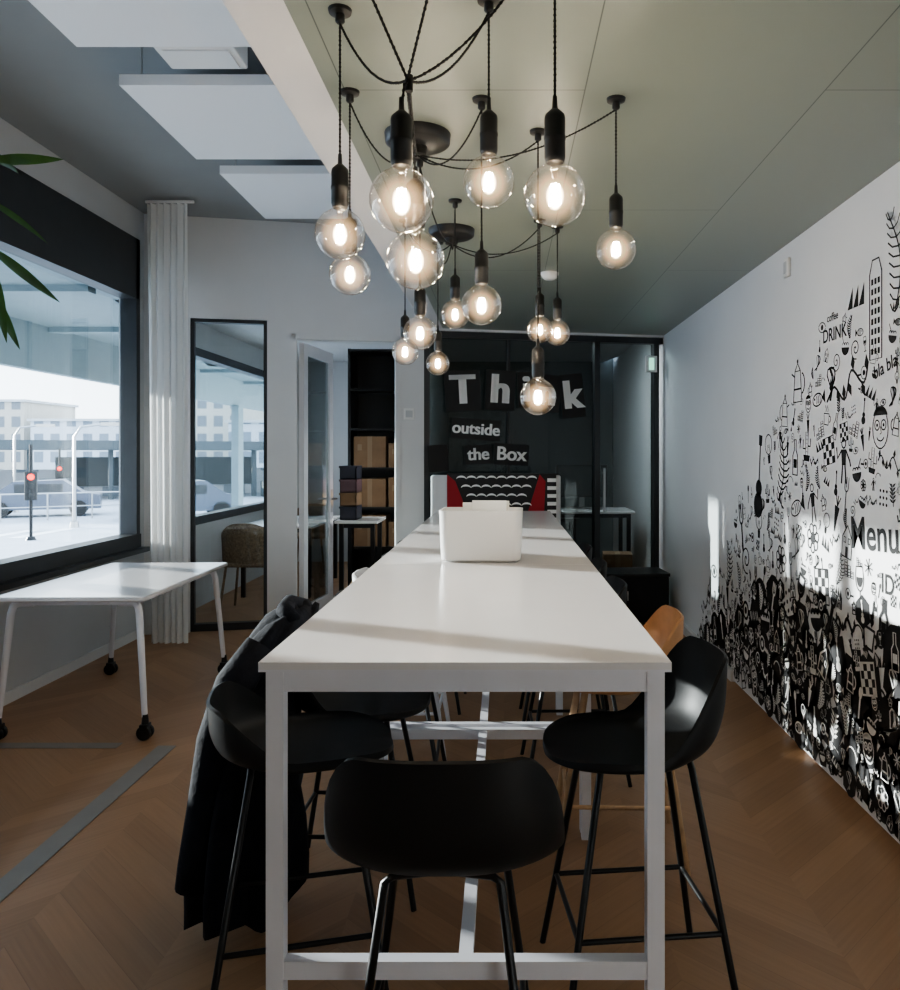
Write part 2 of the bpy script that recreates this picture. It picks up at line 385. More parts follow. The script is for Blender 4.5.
# ---------------------------------------------------------------- bar stools (local: back toward -y)
def stool(name,shell,legm,legr,wood=False,bh=0.222,zs=0.65,ox_=0.243):
    b=B()
    NT,NR=72,22
    def P(t,th,off):
        c,s_=math.cos(th),math.sin(th)
        n=2.9
        rr=(abs(c)**n+abs(s_)**n)**(-1/n)
        ox,oy=ox_*rr*c,0.238*rr*s_
        if s_>0: ox*=1-0.10*(s_)**2
        q=math.degrees(math.acos(max(-1,min(1,-s_))))
        k=1-max(0,min(1,(q-34)/50)); k=k*k*(3-2*k)
        H=0.014+bh*k
        if q>120: H-=0.030*((q-120)/60)
        rad=1-(1-t)**2.7
        lift=t**3.1
        lean=1+0.04*k*lift
        x=ox*rad; y=oy*rad*lean; z=zs+H*lift-0.010*(1-t*t)
        if off:
            d=0.010
            l=math.hypot(ox,oy); ss=min(1,lift*2)*0.9*(0.2+0.8*k)
            x+=ox/l*d*ss; y+=oy/l*d*ss; z-=0.015*(1-ss*0.85)
        return (x,y,z)
    vs=[];fs=[]
    for off in (0,1):
        for r in range(NR+1):
            t=max(r/NR,0.0001)
            for j in range(NT): vs.append(P(t,2*math.pi*j/NT,off))
    L=(NR+1)*NT
    for off in (0,1):
        for r in range(NR):
            for j in range(NT):
                k=(j+1)%NT; q=(off*L+r*NT+j,off*L+r*NT+k,off*L+(r+1)*NT+k,off*L+(r+1)*NT+j)
                fs.append(q if not off else tuple(reversed(q)))
    for j in range(NT):
        k=(j+1)%NT; fs.append((NR*NT+j,NR*NT+k,L+NR*NT+k,L+NR*NT+j))
    b.add(vs,fs,shell)
    zt=zs-0.024
    T=[(-0.12,-0.14),(0.12,-0.14),(0.12,0.11),(-0.12,0.11)]
    F=[(-0.20,-0.245),(0.20,-0.245),(0.20,0.215),(-0.20,0.215)]
    for i in range(4):
        tx,ty=T[i]; fx,fy=F[i]
        if wood:
            b.tube([(tx,ty,zt),(fx*0.55+tx*.45,fy*.55+ty*.45,0.30),(fx,fy,0.0)],[0.013,0.016,0.010],legm,10)
        else:
            b.tube([(tx*0.2,ty*0.9,zt),(tx*0.85,ty,zt-0.002),(tx,ty,zt-0.016),(fx,fy,0.0)],legr,legm,10)
    def at(i,z):
        k=(0.62-z)/0.62; return (T[i][0]+(F[i][0]-T[i][0])*k,T[i][1]+(F[i][1]-T[i][1])*k,z)
    for i in range(4):
        j=(i+1)%4
        b.tube([at(i,0.22),at(j,0.22)],legr*0.8 if not wood else 0.008,legm,8)
    b.box((-0.09,-0.12,zt-0.008),(0.09,0.11,zt+0.008),legm)
    return b.finish(name,ang=50)
def place(o,x,y,rz): o.location=(x,y,0); o.rotation_euler=(0,0,math.radians(rz)); return o
s1=stool('bar_stool',STOOLB,STEELB,0.0095,bh=0.238,zs=0.634,ox_=0.258)
place(s1,-0.127,1.795,0)
def more(src,x,y,rz):
    return inst(src,(x,y,0),math.radians(rz))
s0=stool('bar_stool',STOOLB,STEELB,0.0095,bh=0.245,zs=0.675,ox_=0.212); place(s0,0.352,2.25,96)
sl_=stool('bar_stool',STOOLB,STEELB,0.0095,bh=0.13,zs=0.685,ox_=0.205); place(sl_,-0.55,2.22,-76)
more(s1,-0.50,2.80,-92)
s2=stool('bar_stool',TAN,WOODL,0.012,True,ox_=0.225); place(s2,0.41,3.02,88)
more(s1,0.31,3.75,92)
more(s1,0.31,4.45,90); more(s1,0.31,5.2,93)
s3=stool('bar_stool',WSHELL,TABLEF,0.012,True); place(s3,-0.50,4.05,-90)
more(s1,-0.46,3.42,-88); more(s1,-0.46,4.75,-92); more(s1,-0.46,5.42,-88)

# coat draped over left stool back
b=B()
def coat():
    secs=[
     (0.96,-0.68,2.74,0.03,0.05),(0.955,-0.695,2.73,0.06,0.09),(0.93,-0.72,2.71,0.085,0.15),(0.88,-0.75,2.69,0.10,0.19),(0.76,-0.785,2.65,0.11,0.21),
     (0.64,-0.80,2.62,0.12,0.225),(0.52,-0.81,2.60,0.13,0.24),(0.40,-0.82,2.58,0.14,0.25),(0.29,-0.82,2.57,0.155,0.255),(0.18,-0.82,2.56,0.16,0.26),(0.09,-0.82,2.55,0.16,0.25)]
    n=72; vs=[]
    for i,(z,cx,cy,hx,hy) in enumerate(secs):
        for j in range(n):
            t=2*math.pi*j/n
            f=1+(0.04+0.08*(1-z))*math.sin(7*t+2.0*z)+0.04*math.sin(13*t-3*z)+0.03*math.sin(3*t+9*z)
            if i<2: f=1+0.03*math.sin(5*t)
            zz=z+0.012*math.sin(4*t+i) if i<10 else z+0.02*math.sin(3*t)+0.012*math.sin(8*t)
            vs.append((cx+hx*f*math.cos(t),cy+hy*f*math.sin(t),zz))
    fs=[]
    for i in range(len(secs)-1):
        for j in range(n):
            k=(j+1)%n; fs.append((i*n+k,i*n+j,(i+1)*n+j,(i+1)*n+k))
    fs.append(tuple(range(n))); fs.append(tuple(reversed(range((len(secs)-1)*n,len(secs)*n))))
    b.add(vs,fs,COAT)
    b.tube([(-0.76,2.50,0.88),(-0.82,2.44,0.78),(-0.86,2.40,0.62),(-0.885,2.375,0.43),(-0.91,2.36,0.27),(-0.92,2.355,0.20)],[0.05,0.06,0.06,0.054,0.05,0.047],COAT,14)
    b.tube([(-0.68,2.60,0.945),(-0.725,2.64,0.965),(-0.735,2.74,0.97),(-0.70,2.84,0.945)],[0.02,0.028,0.028,0.02],COAT,12)
coat(); b.finish('black_coat',ang=180)

# white storage tub with papers on table
b=B()
def tub():
    w,d,h=0.165,0.115,0.205; n=9
    def ring(k,z,e):
        r=0.035; out=[]
        W,D=w*k-e,d*k-e
        for (sx,sy,a0) in ((1,1,0),(-1,1,90),(-1,-1,180),(1,-1,270)):
            for j in range(n+1):
                t=math.radians(a0+90*j/n)
                out.append((sx*(W-r)+r*math.cos(t),sy*(D-r)+r*math.sin(t),z))
        return out
    rs=[ring(0.93,0,0.01),ring(0.96,0.01,0),ring(0.985,0.09,0),ring(1,0.18,0),ring(1.01,h,0),ring(1.0,h,0.006),ring(0.97,0.10,0.006),ring(0.95,0.012,0.006)]
    L=len(rs[0]); vs=[p for r in rs for p in r]; fs=[]
    for i in range(len(rs)-1):
        for j in range(L):
            k=(j+1)%L; fs.append((i*L+j,i*L+k,(i+1)*L+k,(i+1)*L+j))
    fs.append(tuple(reversed(range(L)))); fs.append(tuple(range((len(rs)-1)*L,len(rs)*L)))
    b.add(vs,fs,PLASW)
    for i,(x,y,rz,t,hh) in enumerate(((-0.01,0.02,4,8,0.215),(0.03,-0.02,-6,-5,0.225),(0.04,0.05,3,6,0.22),(0.0,0.05,-3,9,0.205))):
        M=Matrix.Translation((x,y,0.016))@Matrix.Rotation(math.radians(rz),4,'Z')@Matrix.Rotation(math.radians(t*0.3),4,'X')
        b.box((-0.07,-0.003,0),(0.07,0.003,hh),PAPER,M)
tub(); b.finish('storage_tub',(-0.09,3.27,1.05),math.radians(-2))

# ---------------------------------------------------------------- pendant lamps
def helix(pts,step=0.006,pitch=0.022,r=0.0022,ph=0):
    P=[Vector(p) for p in pts]; out=[]; s=0
    for a,c in zip(P[:-1],P[1:]):
        d=c-a; l=d.length
        if l<1e-6: continue
        t=d/l; u=t.orthogonal().normalized() if abs(t.z)<0.99 else Vector((1,0,0)); v=t.cross(u)
        k=max(1,int(l/step))
        for i in range(k):
            ss=s+l*i/k; an=2*math.pi*ss/pitch+ph
            out.append(a+d*(i/k)+u*(r*math.cos(an))+v*(r*math.sin(an)))
        s+=l
    out.append(P[-1]); return out
def cord(b,pts):
    b.tube(pts,0.0024,CORD,6)
    for ph in (0,math.pi): b.tube(helix(pts,ph=ph,r=0.0022),0.0016,CORD,4)
def sag(a,c,s,n=14):
    a=Vector(a);c=Vector(c); return [a.lerp(c,i/n)-Vector((0,0,s*4*(i/n)*(1-i/n))) for i in range(n+1)]
def bez(a,m,c,n=14):
    a,m,c=Vector(a),Vector(m),Vector(c)
    return [a*(1-t)**2+m*2*t*(1-t)+c*t*t for t in [i/n for i in range(n+1)]]
def hookat(b,x,y): b.lathe([(0.007,-0.035),(0.012,-0.03),(0.012,-0.012),(0.028,-0.008),(0.030,0)],(x,y,ZC),BPL,18)
def chandelier(canopy,bulbs,bundle,power):
    b=B(); cx,cy=canopy
    b.lathe([(0.02,-0.075),(0.03,-0.072),(0.034,-0.045),(0.10,-0.038),(0.112,-0.03),(0.115,0)],(cx,cy,ZC),BPL,32)
    lights=[]
    for (x,y,z,mode,hk) in bulbs:
        if mode==2:
            hookat(b,hk[0],hk[1])
            jx=R.uniform(-.004,.004); K=Vector((bundle[0]+jx,bundle[1]+jx,bundle[2]))
            cord(b,[(hk[0],hk[1],ZC-0.034),tuple(K),tuple(K.lerp(Vector((x,y,z+0.22)),0.6)),(x,y,z+0.165)])
            cord(b,sag((cx,cy,ZC-0.07),tuple(K),0.04,8))
        else:
            hookat(b,x,y)
            top=(x,y,ZC-0.034)
            cord(b,[top,(x,y,z+0.165)])
            if mode==1:
                jx=R.uniform(-.006,.006); K=(bundle[0]+jx,bundle[1]+jx,bundle[2])
                c1=sag((cx,cy,ZC-0.07),K,0.04,8)
                c2=bez(K,(K[0]*0.55+x*0.45,K[1]*0.55+y*0.45,K[2]+0.05),top,10)
                cord(b,c1); cord(b,c2)
            else:
                cord(b,sag((cx,cy,ZC-0.07),top,R.uniform(0.07,0.11)))
        b.lathe([(0.0045,0.20),(0.006,0.175),(0.010,0.172),(0.020,0.162),(0.0215,0.155),(0.0215,0.120),(0.0225,0.118),(0.0225,0.112),(0.0215,0.110),(0.0215,0.075),(0.019,0.066),(0.016,0.063)][::-1],(x,y,z),BPL,24)
        Rg=0.0625; prof=[(0.0005,-Rg)]
        for i in range(1,26):
            a=-math.pi/2+math.pi*i/26
            r=Rg*math.cos(a); zz=Rg*math.sin(a)
            if a>0 and r<0.026: break
            prof.append((r,zz))
        prof+=[(0.022,0.060),(0.019,0.064),(0.018,0.068)]
        b.lathe(prof,(x,y,z),BULB,40)
        b.lathe([(0.010,0.066),(0.007,0.045),(0.003,0.03),(0.002,-0.02),(0.0025,-0.024)][::-1],(x,y,z),BULB,12)
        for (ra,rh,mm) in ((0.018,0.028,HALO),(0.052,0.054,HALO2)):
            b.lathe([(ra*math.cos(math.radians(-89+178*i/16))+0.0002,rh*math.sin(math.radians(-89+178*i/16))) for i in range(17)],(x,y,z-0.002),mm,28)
        for k in range(8):
            a=2*math.pi*k/8+0.2; r=0.0105 if k%2 else 0.0075
            zt=0.022 if k%2==0 else 0.020
            b.tube([(x+r*0.9*math.cos(a),y+r*0.9*math.sin(a),z+zt),(x+r*1.1*math.cos(a+.1),y+r*1.1*math.sin(a+.1),z-0.020)],0.0014,FIL,5)
        lights.append((x,y,z))
    if bundle: b.tube([(bundle[0],bundle[1],bundle[2]-0.02),(bundle[0],bundle[1],bundle[2]+0.012)],0.008,CORD,10)
    o=b.finish('pendant_chandelier',ang=60)
    for (x,y,z) in lights:
        l=bpy.data.lights.new('bulb_light','POINT'); l.energy=power; l.color=(1.0,0.80,0.57); l.shadow_soft_size=0.011
        lo=bpy.data.objects.new('bulb_light',l); COL.objects.link(lo); lo.location=(x,y,z); lo.parent=o
    return o
PW=1.6
BU=(-0.19,1.60,2.225)
chandelier((-0.30,2.78),[(-0.20,1.56,1.975,2,(-0.36,1.30)),(-0.41,2.0,2.03,1,0),(-0.472,2.45,2.03,0,0),(-0.19,1.72,1.897,2,(-0.03,1.25)),(-0.037,1.95,2.143,1,0),
  (0.103,1.62,2.004,1,0),(0.35,2.5,2.12,0,0),(-0.07,2.5,1.945,0,0),(0.117,2.75,1.676,0,0)],BU,PW)
chandelier((-0.26,3.96),[(-0.214,3.5,2.09,0,0),(-0.315,3.0,1.933,0,0),(-0.47,3.8,1.965,0,0),(-0.347,4.2,1.955,0,0),(0.17,3.8,2.07,0,0),(0.26,3.9,2.07,0,0)],None,PW)

# ---------------------------------------------------------------- left desk on castors
b=B()
b.box((-0.39,-0.66,0.722),(0.39,0.66,0.745),TABLE,bev=0.012)
b.box((-0.33,-0.58,0.69),(0.33,-0.55,0.722),TABLEF); b.box((-0.33,0.55,0.69),(0.33,0.58,0.722),TABLEF); b.box((-0.33,-0.55,0.695),(-0.30,0.55,0.722),TABLEF); b.box((0.30,-0.55,0.695),(0.33,0.55,0.722),TABLEF)
for sx in(-1,1):
    for sy in(-1,1):
        b.tube([(sx*0.22,sy*0.565,0.70),(sx*0.30,sy*0.57,0.70),(sx*0.322,sy*0.575,0.685),(sx*0.332,sy*0.58,0.65),(sx*0.375,sy*0.615,0.115)],[0.019,0.019,0.019,0.019,0.015],TABLEF,12)
        cx,cy=sx*0.378,sy*0.617
        b.tube([(cx,cy,0.13),(cx,cy,0.075)],[0.014,0.020],STEELB,12)
        for o2 in(-0.017,0.017):
            M=Matrix.Translation((cx+0.0,cy+o2,0.038))@Matrix.Rotation(math.radians(90),4,'X')
            b.lathe([(0.012,-0.011),(0.034,-0.011),(0.038,-0.006),(0.038,0.006),(0.034,0.011),(0.012,0.011)],(0,0,0),STEELB,20,M)
        b.box((cx-0.022,cy-0.03,0.05),(cx+0.022,cy+0.03,0.082),STEELB,bev=0.008)
b.finish('rolling_desk',(-2.25,4.76,0),math.radians(1.0))

# ---------------------------------------------------------------- hanging plant (upper left)
b=B()
pc=Vector((-1.62,2.15,2.30))
b.lathe([(0.06,0),(0.09,0.01),(0.12,0.14),(0.125,0.16),(0.11,0.16),(0.10,0.13),(0.001,0.13)],pc,TERRA,28)
b.lathe([(0.10,0.128),(0.001,0.135)],pc,SOIL,20)
for a in (0,120,240):
    t=math.radians(a); b.tube([pc+Vector((0.12*math.cos(t),0.12*math.sin(t),0.16)),pc+Vector((0,0,0.55))],0.0025,CORD,5)
b.tube([pc+Vector((0,0,0.55)),(pc.x,pc.y,ZH)],0.003,CORD,5)
def leaf(b,p,d,L,W,droop):
    d=Vector(d).normalized(); side=d.cross(Vector((0.0,1.0,0.25)))
    side=side.normalized() if side.length>1e-3 else Vector((1,0,0)); n=side.cross(d)
    vs=[];K=10
    for i in range(K+1):
        t=i/K; c=Vector(p)+d*(L*t)+Vector((0,0,-droop*t*t)); w=W*math.sin(math.pi*min(1,t*0.97+0.03))**0.8*(1-0.35*t)
        vs+= [c-side*w+n*(0.2*w),c,c+side*w+n*(0.2*w)]
    fs=[]
    for i in range(K): fs+=[(3*i,3*i+1,3*i+4,3*i+3),(3*i+1,3*i+2,3*i+5,3*i+4)]
    b.add(vs,fs,LEAF)
st=[((-1.62,2.15,2.43),(-1.45,2.05,2.42),(-1.33,2.02,2.24)),((-1.62,2.15,2.43),(-1.42,2.1,2.55),(-1.30,2.05,2.12)),((-1.62,2.15,2.43),(-1.5,2.0,2.6),(-1.27,1.98,1.99)),
    ((-1.62,2.15,2.43),(-1.8,2.0,2.5),(-1.85,2.0,2.1)),((-1.62,2.15,2.43),(-1.7,2.3,2.6),(-1.75,2.4,2.2))]
for (a,m,c) in st:
    pts=bez(a,m,c,12); b.tube(pts,[0.004-0.0002*i for i in range(13)],STEM,6)
    for i in (5,8,10):
        q=pts[i]; an=R.uniform(0,6.28)
        leaf(b,q,(math.cos(an)*0.7,math.sin(an)*0.7,0.0),0.10,0.016,0.05)
leaf(b,(-1.30,2.02,2.225),(1,0.1,0.03),0.18,0.016,0.0)
leaf(b,(-1.29,2.03,2.23),(0.9,-0.1,-0.12),0.10,0.014,0.0)
leaf(b,(-1.29,2.0,2.00),(0.7,0,-0.55),0.23,0.016,0.0)
leaf(b,(-1.30,2.0,2.12),(0.75,0.1,-0.4),0.17,0.010,0.03)
leaf(b,(-1.27,1.98,1.95),(0.2,0,-1),0.20,0.018,0.0)
leaf(b,(-1.29,2.0,1.90),(0.4,0,-0.8),0.18,0.016,0.0)
b.finish('hanging_plant')

# ---------------------------------------------------------------- letter sign on the glass
b=B()
def wt(u,z,w,h,txt,size,rot=0):
    M=Matrix.Translation((u,-0.012,z))@Matrix.Rotation(math.radians(rot),4,'Y')@Matrix.Rotation(math.radians(90),4,'X')
    b.box((-w/2,-h/2,-0.004),(w/2,h/2,0.004),BLACK,M)
    if not txt: return
    vs,fs=text_geo(txt,size)
    if len(txt)==1:
        for d in (-0.012,-0.006,0,0.006,0.012): b.add([(x+d,y,0.006+abs(d)*0.01) for x,y,_ in vs],fs,WINK,M)
    else:
        for d in (-0.003,0.003): b.add([(x+d,y,0.006+d*0.05) for x,y,_ in vs],fs,WINK,M)
for (u,z,w,h,t,sz,ro) in ((2.69,2.04,0.32,0.36,'T',0.36,-3),(3.03,2.05,0.27,0.36,'h',0.36,3),(3.27,2.06,0.16,0.32,'i',0.34,-2),(3.46,2.03,0.25,0.34,'n',0.34,4),(3.70,2.01,0.22,0.40,'k',0.36,-6),
     (2.81,1.70,0.44,0.18,'outside',0.145,4),(2.83,1.475,0.25,0.17,'the',0.15,-3),(3.13,1.475,0.32,0.19,'Box',0.17,3),(2.47,1.44,0.18,0.24,'',0.12,-4)):
    wt(u,z,w,h,t,sz,ro)
b.finish('letter_sign',BL,BR,smooth=False)

# high back seat with patterned throw
b=B()
b.box((-0.64,0,0.0),(0.46,0.10,1.30),WSHELL,bev=0.03)
b.box((-0.64,-0.48,0.0),(-0.56,0.02,0.85),WSHELL,bev=0.03); b.box((0.38,-0.48,0.0),(0.46,0.02,0.85),WSHELL,bev=0.03)
b.box((-0.56,-0.46,0.1),(0.38,0,0.43),WSHELL,bev=0.03)
b.box((-0.50,-0.012,0.5),(0.42,0.112,1.315),BLACK)
b.add([(-0.50,-0.014,1.31),(-0.50,-0.014,0.6),(-0.18,-0.014,0.6),(-0.43,-0.014,1.25)],[(0,1,2,3)],RED)
b.add([(0.28,-0.014,1.31),(0.06,-0.014,0.6),(0.30,-0.014,0.6),(0.33,-0.014,1.25)],[(0,1,2,3)],RED)
for r in range(9):
    z=1.27-r*0.075
    for c in range(8):
        x=-0.38+c*0.085+(0.04 if r%2 else 0)
        if x>0.26-0.025*r or x<-0.40+0.025*r: continue
        vs=[];K=8
        for i in range(K+1):
            t=math.pi*i/K; vs.append((x+0.042*math.cos(t),-0.015,z+0.028*math.sin(t))); vs.append((x+0.038*math.cos(t),-0.015,z+0.012*math.sin(t)))
        b.add(vs,[(2*i,2*i+1,2*i+3,2*i+2) for i in range(K)],WINK)
for r in range(10):
    z=0.65+r*0.066; b.box((0.345,-0.016,z),(0.42,-0.013,z+0.03),WINK)
b.finish('high_back_seat',(0.02,6.75,0),0)

b=B()
b.box((0,0,0.03),(0.80,0.38,0.42),STEELB,bev=0.01); b.box((-0.01,-0.01,0.42),(0.81,0.39,0.45),BPL,bev=0.01)
b.box((0.39,-0.004,0.05),(0.41,0.0,0.41),BPL)
for x in(0.04,0.72):
    for y in(0.03,0.31): b.box((x,y,0),(x+0.04,y+0.04,0.03),BPL)
for x in(0.36,0.43): b.box((x,-0.012,0.22),(x+0.01,-0.004,0.30),METAL)
b.finish('low_cabinet',(0.63,6.84,0),math.radians(5),smooth=False)

# ---------------------------------------------------------------- rooms behind
def shelf(name,x,y,w,d,h,n):
    b=B()
    for xx in (0,w-0.03): b.box((xx,0,0),(xx+0.03,d,h),BPL)
    for i in range(n):
        z=0.05+i*(h-0.08)/(n-1); b.box((0.03,0,z),(w-0.03,d,z+0.025),BPL)
    b.box((0,d-0.01,0),(w,d,h),BPL)
    return b.finish(name,(x,y,0),0,smooth=False)
shelf('storage_shelf',-1.66,8.5,0.80,0.42,2.6,7)
def carton(x,y,z,w,d,h,rz=0):
    b=B(); b.box((0,0,0),(w,d,h),CARD); b.box((w/2-0.025,-0.001,0.0),(w/2+0.025,d+0.001,h+0.001),TAPE)
    b.box((0.04,-0.002,h*0.55),(w*0.25,0,h*0.75),TAPE); return b.finish('cardboard_box',(x,y,z),math.radians(rz),smooth=False)
zs=[0.05+i*(2.52)/6+0.026 for i in range(7)]
for i in (1,2,3): 
    z=zs[i]; carton(-1.60,8.52,z,0.34,0.36,0.30+0.03*(i%2)); carton(-1.23,8.52,z,0.32,0.36,0.26+0.05*((i+1)%2))
def desk(name,x,y,w,d,h=0.74,rz=0):
    b=B(); b.box((0,0,h-0.025),(w,d,h),TABLE,bev=0.01)
    for xx in(0.04,w-0.08):
        for yy in(0.04,d-0.08): b.box((xx,yy,0),(xx+0.04,yy+0.04,h-0.025),STEELB)
    b.box((0.08,0.05,h-0.07),(w-0.08,0.07,h-0.025),STEELB); b.box((0.08,d-0.07,h-0.07),(w-0.08,d-0.05,h-0.025),STEELB)
    return b.finish(name,(x,y,0),math.radians(rz),smooth=False)
desk('office_desk',0.42,8.35,0.95,0.7,0.88); desk('office_desk',-2.75,8.2,0.8,1.4)
desk('office_desk',-1.62,7.62,0.42,0.55,0.84)
def crate(x,y,z,m):
    b=B(); w,d,h=0.16,0.3,0.13
    b.box((0,0,0),(w,d,0.01),m)
    b.box((0,0,0),(0.01,d,h),m); b.box((w-0.01,0,0),(w,d,h),m); b.box((0,0,0),(w,0.01,h),m); b.box((0,d-0.01,0),(w,d,h),m); b.box((-0.008,-0.008,h-0.02),(w+0.008,0.0,h),m)
    return b.finish('storage_bin',(x,y,z),0,smooth=False)
for i,mm in enumerate((BINB,CARD,BINP,BINB)): crate(-1.59,7.75,0.841+0.131*i,mm)
carton(-1.40,7.25,0,0.30,0.28,0.3,5)
b=B(); b.box((-0.28,0,0.13),(0.28,0.03,0.48),BPL,bev=0.01); b.box((-0.26,-0.002,0.15),(0.26,0,0.46),DGREY); b.box((-0.03,0.02,0.02),(0.03,0.05,0.2),METAL); b.box((-0.12,-0.04,0),(0.12,0.12,0.015),METAL,bev=0.01)
mon=b.finish('computer_monitor',(0.85,8.72,0.881))
def chair(name,m,x,y,rz):
    b=B()
    b.box((-0.23,-0.22,0.43),(0.23,0.22,0.47),m,bev=0.05)
    vs=[];n=14
    for side in(0,1):
        for r in range(6):
            z=0.46+0.38*r/5
            for i in range(n+1):
                t=math.pi*(i/n); k=0.25+0.02*side; vs.append((k*math.cos(t),-(k-0.02)*math.sin(t)*0.95+0.02-0.03*r/5,z-0.14*(abs(math.cos(t))**3)*(r/5)))
    fs=[];L=6*(n+1)
    for s_ in(0,1):
        for r in range(5):
            for i in range(n):
                k=s_*L+r*(n+1)+i; fs.append((k,k+1,k+n+2,k+n+1))
    for i in range(n): k=5*(n+1)+i; fs.append((k,k+1,L+k+1,L+k))
    b.add(vs,fs,m)
    for sx in(-1,1):
        for sy in(-1,1): b.tube([(sx*0.18,sy*0.17,0.44),(sx*0.23,sy*0.22,0)],0.012,STEELB if m is not WICK else WICK,8)
    return b.finish(name,(x,y,0),math.radians(rz))
chair('wicker_chair',WICK,-2.40,7.60,0); chair('wicker_chair',WICK,-2.45,10.1,180); chair('office_chair',STOOLB,0.05,7.85,-120)
carton(0.92,7.75,0,0.35,0.35,0.30,8); carton(0.97,7.8,0.301,0.28,0.28,0.2,-5)
desk('office_desk',-0.6,9.5,1.5,0.7,0.74)
inst(mon,(0.3,9.9,0.741)); inst(mon,(-0.35,9.9,0.741))
b=B(); b.box((-0.5,-0.2,-0.04),(0.5,0.2,0),PLASW); b.box((-0.47,-0.17,-0.045),(0.47,0.17,-0.04),FILLPANEL); b.finish('added_fill_panel',(0.35,7.95,2.75),smooth=False)  # unseen light panel added to brighten the office behind the glass

# ---------------------------------------------------------------- mural
b=B()
class Pen:
    def __init__(s,cy,cz,sc,rot=0,flip=1,x=1.4862,m=BLACK):
        s.cy,s.cz,s.sc,s.x,s.m,s.flip=cy,cz,sc,x,m,flip; s.c,s.s=math.cos(rot),math.sin(rot)
    def T(s,p):
        a,bb=p[0]*s.flip,p[1]; A=(a*s.c-bb*s.s)*s.sc; Bv=(a*s.s+bb*s.c)*s.sc
        return (s.x,s.cy-A,s.cz+Bv)
    def line(s,pts,w=0.05,closed=False):
        n=len(pts); vs=[]
        for i in range(n):
            if closed: a=pts[(i-1)%n]; c=pts[(i+1)%n]
            else: a=pts[max(0,i-1)]; c=pts[min(n-1,i+1)]
            dx,dy=c[0]-a[0],c[1]-a[1]; l=math.hypot(dx,dy) or 1
            nx,ny=-dy/l*w/2,dx/l*w/2
            p=pts[i]; vs+=[s.T((p[0]+nx,p[1]+ny)),s.T((p[0]-nx,p[1]-ny))]
        K=n if closed else n-1
        fs=[(2*i,2*i+1,(2*((i+1)%n))+1,2*((i+1)%n)) for i in range(K)]
        b.add(vs,fs,s.m)
    def fill(s,pts): b.add([s.T(p) for p in pts],[tuple(range(len(pts)))],s.m)
    def arc(s,cx,cy,rx,ry=None,a0=0,a1=360,n=18):
        ry=ry or rx
        return [(cx+rx*math.cos(math.radians(a0+(a1-a0)*i/n)),cy+ry*math.sin(math.radians(a0+(a1-a0)*i/n))) for i in range(n+(0 if abs(a1-a0)==360 else 1))]
    def ring(s,cx,cy,rx,ry=None,w=0.05): s.line(s.arc(cx,cy,rx,ry),w,True)
    def disc(s,cx,cy,rx,ry=None): s.fill(s.arc(cx,cy,rx,ry,n=14))
    def text(s,t,size):
        vs,fs=text_geo(t,size); b.add([s.T((x,y)) for x,y,_ in vs],fs,s.m)
def bottle(p,w):
    p.line([(-.18,-.5),(.18,-.5),(.18,.05),(.07,.2),(.07,.5),(-.07,.5),(-.07,.2),(-.18,.05)],w,True); p.fill([(-.12,-.3),(.12,-.3),(.12,-.05),(-.12,-.05)])
def cup(p,w):
    p.line([(-.3,.15),(-.24,-.35),(.2,-.35),(.26,.15)],w,True); p.line(p.arc(.28,-.08,.14,.14,-80,90),w)
    for k in(-.12,.08): p.line([(k+.05*math.sin(i),.22+i*.06) for i in range(6)],w*.8)
def wine(p,w):
    p.line(p.arc(0,.25,.2,.3,180,360),w); p.line([(-.2,.25),(-.16,.48),(.16,.48),(.2,.25)],w); p.line([(0,-.05),(0,-.42)],w); p.line([(-.16,-.44),(.16,-.44)],w); p.fill(p.arc(0,.25,.15,.22,180,360))
def fork(p,w):
    p.line([(0,-.5),(0,.1)],w*1.5); p.line(p.arc(0,.22,.12,.14,180,360),w)
    for k in(-.12,0,.12): p.line([(k,.2),(k,.5)],w)
def spoon(p,w): p.line([(0,-.5),(0,.15)],w*1.4); p.disc(0,.32,.12,.19)
def branch(p,w):
    p.line([(-.05,-.5),(0,0),(.08,.5)],w)
    for i in range(5):
        y=-.35+i*.17
        for sg in(-1,1): p.fill([(0+.02*i-.03,y),(sg*.16,y+.05),(sg*.3,y+.2),(sg*.1,y+.16)])
def fern(p,w):
    p.line([(.15*math.sin(i*.35),-.5+i*.1) for i in range(11)],w)
    for i in range(10):
        x,y=.15*math.sin(i*.35),-.5+i*.1; l=.22*math.sin(math.pi*(i+1.5)/12)
        for sg in(-1,1): p.line([(x,y),(x+sg*l*.6,y+.03),(x+sg*l,y+.1)],w*.9)
def vine(p,w):
    p.line([(-.5+i*.05,.12*math.sin(i*.65)) for i in range(21)],w)
    for i in range(1,20,3):
        x,y=-.5+i*.05,.12*math.sin(i*.65); sg=1 if i%2 else -1; p.fill([(x,y),(x+.06,y+sg*.07),(x+.03,y+sg*.17),(x-.04,y+sg*.08)])
def squig(p,w):
    p.line([(.35*math.sin(i*.9)*math.cos(i*.23),.4*math.cos(i*.6)) for i in range(30)],w)
def blocks(p,w):
    for i in range(3):
        h=.25+.2*((i*7)%3); p.line([(-.42+.28*i,-.45),(-.18+.28*i,-.45),(-.18+.28*i,-.45+h),(-.42+.28*i,-.45+h)],w,True)
        for j in range(int(h/.12)): p.line([(-.38+.28*i,-.38+.12*j),(-.22+.28*i,-.38+.12*j)],w*.8)
def spiral(p,w): p.line([(.04*t*math.cos(t),.04*t*math.sin(t)) for t in [i*.45 for i in range(26)]],w)
def star(p,w):
    for i in range(4): a=math.pi*i/4; p.line([(-.4*math.cos(a),-.4*math.sin(a)),(.4*math.cos(a),.4*math.sin(a))],w)
